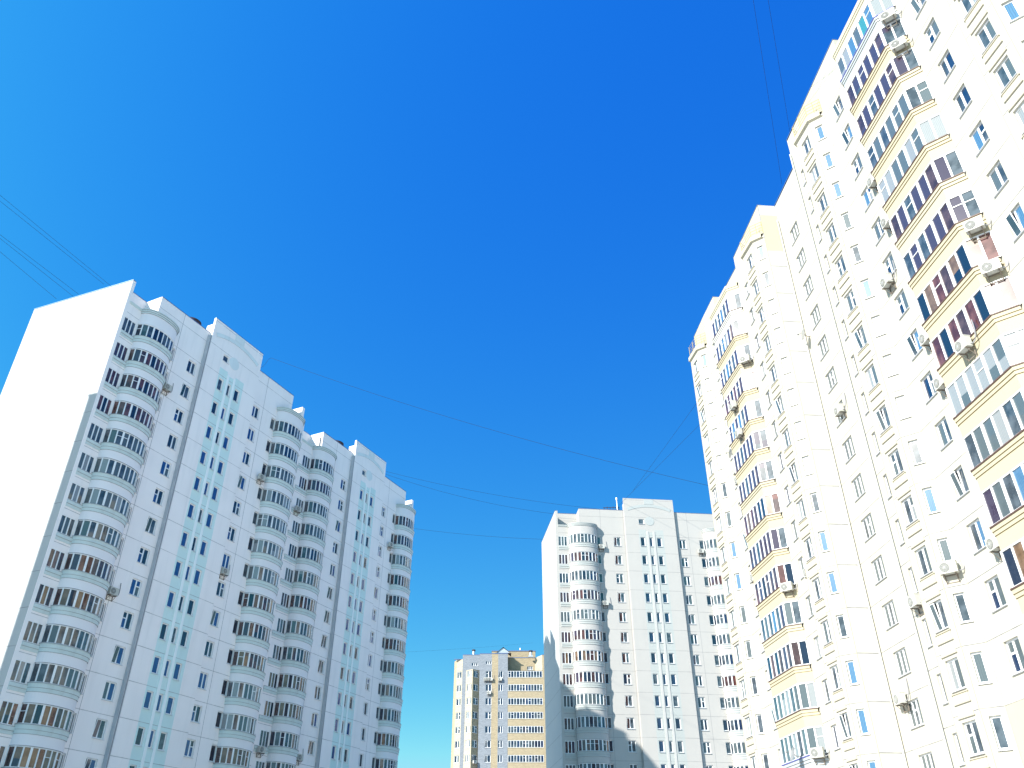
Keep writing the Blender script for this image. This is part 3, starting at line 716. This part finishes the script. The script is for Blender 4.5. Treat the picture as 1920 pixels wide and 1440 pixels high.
mb.poly([fr.L(8.25, .1, 0), fr.L(8.25, -13, 0), fr.L(8.25, -13, 52.15), fr.L(8.25, .1, 52.15)], 'brickY')
mb.poly([fr.L(-.95, -2.4, ZF + 2.6), fr.L(6.83, -2.4, ZF + 2.6), fr.L(6.83, -.2, ZF + 2.6), fr.L(-.95, -.2, ZF + 2.6)], 'roofing')
mb.box(-13.1, 8.2, 3.0, 14, 0, 51.0, 'brickY'); mb.box(-4.7, 5.45, 5, 10, 51, 54.3, 'brickY')
mb.box(-4.8, 5.55, 4.9, 10.1, 54.3, 54.5, 'roofm')
for a, b, d, z in ((-13.2, -11.2, -.6, 51.3), (-11.2, -7.33, -.4, 52.25), (-7.33, -.95, 0, 52.4), (-.95, 5.3, -2.4, 52.1), (6.83, 8.25, .1, 52.15)):
    mb.box(a, b, -d - .08, -d + .4, z, z + .1, 'roofm')
mb.obj('wall', rootF)
gb = MB()   # small gable of the roof lantern
gb.poly([(-3.6, .3, 52.6), (-.35, .3, 52.6), (-2.0, .3, 53.8)], 'zinc'); gb.poly([(-3.75, .1, 52.5), (-2.0, .1, 53.95), (-2.0, 3, 53.95), (-3.75, 3, 52.5)], 'tank'); gb.poly([(-.2, .1, 52.5), (-.2, 3, 52.5), (-2.0, 3, 53.95), (-2.0, .1, 53.95)], 'tank')
gb.box(-3.8, -.15, .05, .3, 52.5, 52.6, 'tank')
gb.obj('roof_gable', rootF)
for (u, z, s_) in ((-8.8, 52.5, 1), (4.3, 52.3, 1.1)):
    v = MB(); v.cyl((u, 1.2, z - .3), (0, 0, 1), .28 * s_, 1.1, 'zinc', 10); v.cyl((u, 1.2, z + .8), (0, 0, 1), .42 * s_, .3, 'tank', 10); v.box(u - .5 * s_, u + .5 * s_, .8, 1.6, z - .35, z - .05, 'zinc'); v.obj('roof_vent', rootF)
v = MB(); v.tube([(1.95, 7, 54.3), (1.95, 7, 55.2)], .05, 'zinc', 5); v.cyl((1.95, 7, 55.1), (0, 0, 1), .16, .45, 'zinc', 8); v.obj('roof_vent', rootF)
pf = MB()
sweep(pf, [Vector((-.93, .0, 0)), Vector((6.83, -.02, 0))], [(-.45, 0, 'brickY'), (.98, 0, 'brickY'), (.98, .08, 'brickP'), (1.05, .08, 'brickP'), (1.05, 0, 'brickP')])
pme = pf.mesh('balcony')
for k, z in enumerate(ff):
    b = link('balcony', pme, rootF, Matrix.Translation((0, -.05, z)))
    P = [Vector((-.9 + 7.7 * q / 12, .03, 0)) for q in range(13)]
    f, gz = glazing(P, 1.05, 2.45, 900 + k, ['g_grey', 'g_dark', 'g_grey', 'g_navy'], thick=(0, 6, 12)); f.obj('glazing_frame', b); gz.obj('pane', b)

for nm, rt in (('A', rootA), ('C', rootC), ('R', rootR), ('F', rootF)): place_windows(nm, rt)

# ------------------------------------------------------------------ neighbour outside the frame whose shadow edges the blank end wall
rootE = thing('apartment_block', 'white panel block just outside the left edge, casting a shadow on the blank end wall', 'apartment block', (0, 0, 0))
eb = MB()
Q = Vector((-36.35 - .777 * 22, 60.45 - .629 * 22, 0)); dq = Vector((-.434, -.9, 0)); dp = Vector((.9, -.434, 0))
TE = Matrix.Translation(Q) @ Matrix(((dq.x, dp.x, 0, 0), (dq.y, dp.y, 0, 0), (0, 0, 1, 0), (0, 0, 0, 1)))
eb.box(0, 36, 0, 12, 0, 52.5, 'wallA', TE); eb.box(-.1, 36.1, -.1, 12.1, 52.5, 52.6, 'roofm', TE); eb.obj('wall', rootE)
we = MB()
for k in range(17):
    for c in range(9):
        we.box(2 + c * 3.8, 3.2 + c * 3.8, 12, 12.03, 2 + k * 2.8, 3.45 + k * 2.8, 'frame', TE); we.box(2.08 + c * 3.8, 3.12 + c * 3.8, 12.03, 12.05, 2.08 + k * 2.8, 3.37 + k * 2.8, 'g_grey', TE)
eo = we.obj('window', rootE); eo['kind'] = 'stuff'

# ------------------------------------------------------------------ air conditioners, dishes
def ac_proto():
    r = thing('air_conditioner', 'x', 'air conditioner')
    c = MB(); w_, h, d = .84, .58, .32
    c.box(-w_ / 2, w_ / 2, -.45, -.45 + d, 0, h, 'ac')
    c.box(-w_ / 2 - .012, w_ / 2 + .012, -.46, -.45 + d + .01, h - .03, h + .012, 'ac')
    co = c.obj('casing', r)
    gme = MB(); gme.cyl((-.13, -.452, h / 2), (0, -1, 0), .235, .012, 'acd', 28)
    for q in (.22, .16, .10):
        ring = [(-.13 + q * math.cos(2 * math.pi * k / 20), -.472, h / 2 + q * math.sin(2 * math.pi * k / 20)) for k in range(21)]; gme.tube(ring, .007, 'ac', 4)
    for k in range(8):
        a = math.pi * k / 8; gme.tube([(-.13 - .23 * math.cos(a), -.47, h / 2 - .23 * math.sin(a)), (-.13 + .23 * math.cos(a), -.47, h / 2 + .23 * math.sin(a))], .006, 'ac', 4)
    gme.cyl((-.13, -.465, h / 2), (0, -1, 0), .06, .018, 'acg', 16); gme.obj('fan_grille', r)
    b = MB()
    for x in (-.28, .28):
        b.box(x - .025, x + .025, -.48, 0, -.05, -.002, 'rust'); b.box(x - .02, x + .02, -.05, 0, -.42, -.05, 'rust'); b.tube([(x, -.42, -.04), (x, -.03, -.4)], .018, 'rust', 5)
    b.box(-.28, .28, -.10, -.06, -.052, -.012, 'rust'); b.box(-.30, .30, -.03, -.001, -.40, -.36, 'rust')
    b.obj('bracket', r)
    p = MB(); pts = []
    for k in range(11):
        t = k / 10; pts.append((.42 + .34 * math.sin(t * math.pi * .62), -.22 + .2 * t, .12 - .18 * math.sin(t * math.pi * .8) + 1.25 * t * t))
    p.tube(pts, .03, 'hose', 6); p.obj('hose', r)
    return r
def dup(root, loc, rz, label, group=None):
    r = root.copy(); COL.objects.link(r); r.location = loc; r.rotation_euler = (0, 0, rz); r['label'] = label
    if group: r['group'] = group
    for ch in root.children:
        c = ch.copy(); COL.objects.link(c); c.parent = r
    return r
def world(fr, u, d, z): q = fr.W @ fr.L(u / fr.sx, d, z); return q
proto = ac_proto(); used = False
def put_ac(fr, u, d, z, turn, label, group):
    global used
    q = world(fr, u, d, z - .28); rz = fr.rz + R(turn)
    if not used: proto.location = q; proto.rotation_euler = (0, 0, rz); proto['label'] = label; proto['group'] = group; used = True; return proto
    return dup(proto, q, rz, label, group)
G = 'air conditioners on the right block'
OB = 46   # slanted near face of a balcony
T_ = [
 (FR, -7.62, .45, 46.1, OB, 'air conditioner on the slanted end of the pale blue top balcony at the right', G),
 (FR, -7.58, .48, 43.45, OB, 'air conditioner just below the topmost one, on the cream balcony with blue panes', G),
 (FR, -7.62, .45, 29.4, OB, 'air conditioner with dark fan and long hose, third from the top on the near stack', G),
 (FR, -7.60, .45, 26.8, OB, 'air conditioner with grey fan just below the long-hosed one, near balcony stack', G),
 (FR, -5.2, 1.05, 24.2, 3, 'air conditioner in the middle of the long front of a near cream balcony', G),
 (FR, -1.45, .02, 39.2, 0, 'air conditioner beside the far end of the near balcony stack, the topmost there', G),
 (FR, -1.5, .02, 35.8, 0, 'air conditioner beside the far end of the near stack, second from top', G),
 (FR, -1.5, .02, 27.4, 0, 'air conditioner beside the far end of the near stack, middle of the five there', G),
 (FR, -1.5, .02, 24.6, 0, 'air conditioner beside the far end of the near stack, second from bottom', G),
 (FR, -1.5, .02, 15.9, 0, 'air conditioner beside the far end of the near stack, the lowest there', G),
 (FR, .25, .02, 32.7, 0, 'air conditioner under a two-pane window with a curved hose, beside the near balcony stack', G),
 (FR, 2.15, .42, 16.0, OB, 'air conditioner under a slim window on the slanted face of the near bay', G),
 (FR, 6.1, .02, 15.7, 0, 'air conditioner hung beside the slim window edge left of the near bay', G),
 (FR, 11.5, -1.48, 30.8, 0, 'air conditioner under a three-pane window in the upper recess', G),
 (FR, 12.7, -1.48, 12.2, 0, 'air conditioner with two brackets under a three-pane window low in the recess', G),
 (FR, 21.2, .48, 21.6, OB, 'air conditioner with dark fan on the slanted end of a far cream balcony', G),
 (FR, 21.15, .48, 41.4, OB, 'air conditioner high on the far balcony stack, third storey from the top', G),
 (FR, 21.2, .48, 10.6, OB, 'air conditioner on the lowest far balcony in view, beside the white dish', G),
 (FR, 23.5, 1.08, 38.3, 3, 'air conditioner on the front of a far balcony, the upper of two', G),
 (FR, 23.3, 1.08, 35.5, 3, 'air conditioner on the front of a far balcony, the lower of two', G),
 (FR, 27.1, .3, 24.5, 0, 'air conditioner beyond the far balcony stack, beside a blue-panelled balcony', G),
 (FR, 27.1, .3, 33.1, 0, 'air conditioner beyond the far balcony stack near a grey dish', G),
 (FR, 17.9, .02, 21.6, 0, 'small air conditioner between the far bay and a two-pane window', G),
]
GA = 'air conditioners on the shaded left block'
T_ += [
 (FA, -2.35, .02, 43.7, 0, 'air conditioner on the left block, upper of two beside the nearest balconies', GA),
 (FA, -2.3, .02, 24.0, 0, 'air conditioner on the left block, lower of two beside the nearest balconies', GA),
 (FA, 9.3, .02, 29.5, 0, 'air conditioner under a two-pane window with a looping pipe, left block', GA),
 (FA, 11.8, .05, 40.6, 0, 'air conditioner at the left side of the second balcony stack, left block', GA),
 (FA2, -8.0, .05, 41.0, 0, 'air conditioner under narrow loggia panes near the top of the third balcony stack', GA),
 (FA2, -8.0, .05, 15.5, 0, 'air conditioner under narrow loggia panes at the foot of the third balcony stack', GA),
 (FA2, 11.0, .05, 43.5, 0, 'air conditioner beside the farthest balcony stack of the left block', GA),
 (FA2, -2.1, .02, 15.6, 0, 'air conditioner with an upright hose right of the third stack, low down', GA),
 (FC, -2.45, .02, 47.3, 0, 'air conditioner in shadow beside the top round balcony of the middle block', 'air conditioners on the middle block'),
 (FC, -2.4, .02, 38.9, 0, 'air conditioner in shadow beside the fourth round balcony of the middle block', 'air conditioners on the middle block'),
 (FC, 12.4, .02, 47.2, 0, 'sunlit air conditioner left of the right-hand round balconies, middle block', 'air conditioners on the middle block'),
]
GF = 'air conditioners on the distant brick block'
for (u, z, lb) in ((-5.9, 46.7, 'leftmost of three air conditioners in a row on the distant brick block'), (-5.3, 46.72, 'middle of three air conditioners in a row on the distant brick block'),
                   (-4.75, 46.7, 'rightmost of three air conditioners in a row on the distant brick block'), (-2.7, 46.7, 'white unit under the narrow top window right of the yellow strip, distant brick block'),
                   (-5.1, 43.8, 'white unit one storey below the row of three, distant brick block'), (-8.1, 29.6, 'white unit low on the angular bay of the distant brick block')):
    T_.append((FF, u, .05 if u > -7 else .45, z, 0 if u > -7 else 40, lb, GF))
for a in T_: put_ac(*a)

def dish(fr, u, d, z, label, r=.42, col='dish'):
    t = thing('satellite_dish', label, 'satellite dish', world(fr, u, d, z), fr.rz)
    m = MB(); n = 24; ax = Vector((-.5, -.8, .35)).normalized(); x = ax.cross(Vector((0, 0, 1))).normalized(); y = ax.cross(x); c = Vector((0, -.45, 0))
    prev = None
    for j in range(5):
        rr_ = r * j / 4; dep = .12 * (j / 4) ** 2
        ring = [c + ax * dep + (x * math.cos(2 * math.pi * k / n) + y * math.sin(2 * math.pi * k / n)) * rr_ for k in range(n)]
        if prev:
            for k in range(n): m.poly([prev[k], prev[(k + 1) % n], ring[(k + 1) % n], ring[k]], col)
        prev = ring
    m.obj('reflector', t)
    b = MB(); b.tube([(0, 0, -.1), (0, -.25, -.15), tuple(c)], .025, 'rust', 6); b.tube([tuple(c - y * r * .8), tuple(c + ax * .45)], .015, 'rust', 5); b.cyl(tuple(c + ax * .42), tuple(ax), .05, .1, 'acd', 10)
    b.obj('arm', t)
dish(FR, 13.3, -1.45, 38.5, 'white satellite dish casting an oval shadow beside a three-pane window in the recess')
dish(FR, 27.0, .35, 35.6, 'grey satellite dish beyond the far balcony stack, high up')
dish(FR, 22.3, 1.25, 10.7, 'large white satellite dish on the lowest far balcony, the pale blue one', .5)

# ------------------------------------------------------------------ roof poles and cables
pl = MB(); q = world(FC, .9, -2.2, 0); pl.tube([(q.x, q.y, 51.5), (q.x, q.y, 56.2)], .07, 'zinc', 8); pl.cyl((q.x, q.y, 56.1), (0, 0, 1), .16, .3, 'zinc', 8)
o = pl.obj('roof_pole'); tag(o, 'pale metal pole standing on the roof of the middle block', 'pole')
an = MB(); q = world(FC, .2, -2.6, 0)
for k in range(6): an.tube([(q.x - 1.3 + k * .45, q.y - .2, 53.0), (q.x - 1.2 + k * .45, q.y, 54.95 + .15 * (k % 2))], .045, 'tank', 5)
an.tube([(q.x - 1.4, q.y, 54.9), (q.x + 1.1, q.y, 55.0)], .05, 'tank', 5); an.tube([(q.x - 1.4, q.y, 54.5), (q.x + 1.1, q.y, 54.6)], .04, 'tank', 5)
o = an.obj('roof_antenna'); tag(o, 'dark comb-shaped aerial on the roof beside the raised gable of the middle block', 'antenna')
def cable(a, b, label, sag=.6, r=.016, mid=None, group=None):
    a = Vector(a); b = Vector(b); m = MB(); n = 28; pts = []
    for k in range(n + 1):
        t = k / n; p = a.lerp(b, t); p.z -= 4 * sag * t * (1 - t); pts.append(tuple(p))
    if mid: pts = [tuple(q) for q in mid] + pts
    m.tube(pts, r, 'wire', 5); o = m.obj('overhead_cable'); tag(o, label, 'cable', group)
cable((15.01, 29.29, 55.95), (22.96, 49.98, 54.13), 'thin cable over the right block roof, the left one of two at the top', 0.2, .011)
cable((15.8, 29.21, 54.43), (23.88, 48.43, 56.34), 'thin cable over the right block roof, the right one of two at the top', 0.2, .011)
cable((-42.89, 47.7, 51.4), (-38.47, 60.52, 51.88), 'upper pair of cables at the left edge, its thicker lower line', 0.0, .012)
cable((-43.15, 47.59, 52.09), (-37.68, 60.42, 51.57), 'upper pair of cables at the left edge, its fainter upper line', 0.0, .012)
cable((-41.7, 48.65, 47.73), (-40.18, 59.39, 49.5), 'lower group of cables at the left edge, the lower of its two close lines', 0.0, .012)
cable((-41.88, 48.61, 48.12), (-39.59, 59.17, 49.56), 'lower group of cables at the left edge, the upper of its two close lines', 0.0, .012)
cable((-41.19, 48.96, 46.4), (-41.46, 59.13, 49.01), 'faint lowest cable at the left edge running to the end wall roof', 0.0, .012)
cable((-19.18, 111.36, 58.01), (15.53, 115.96, 53.67), 'cable from the far end of the left block to the middle block, upper line', 0.8)
cable((-19.15, 111.37, 57.57), (6.75, 116.81, 53.43), 'cable from the far end of the left block to the middle block, lower line', 0.8)
cable((-15.58, 118.98, 52.09), (5.49, 117.87, 49.77), 'faint low cable between the left block and the white side of the middle block', 0.3)
cable((18.55, 115.52, 56.75), (25.07, 89.42, 58.75), 'cable climbing from the middle block roof towards the right block, the upper line', -0.0)
cable((16.22, 115.87, 54.42), (26.44, 91.36, 57.04), 'cable climbing from the middle block roof towards the right block, the lower line', -0.0)
cable((-25.03, 103.91, 28.79), (4.79, 187.94, 53.77), 'hair-thin cable above the roof of the distant brick block', 0.3, r=.008)
cable((-30.0, 84.85, 60.27), (20.58, 77.31, 38.99), 'long sagging cable from the raised gable of the left block to the right block', 1.0, mid=[(-30.16, 82.14, 57.0), (-30.06, 82.71, 57.46), (-30.03, 83.46, 58.44), (-30.06, 84.19, 59.58)])
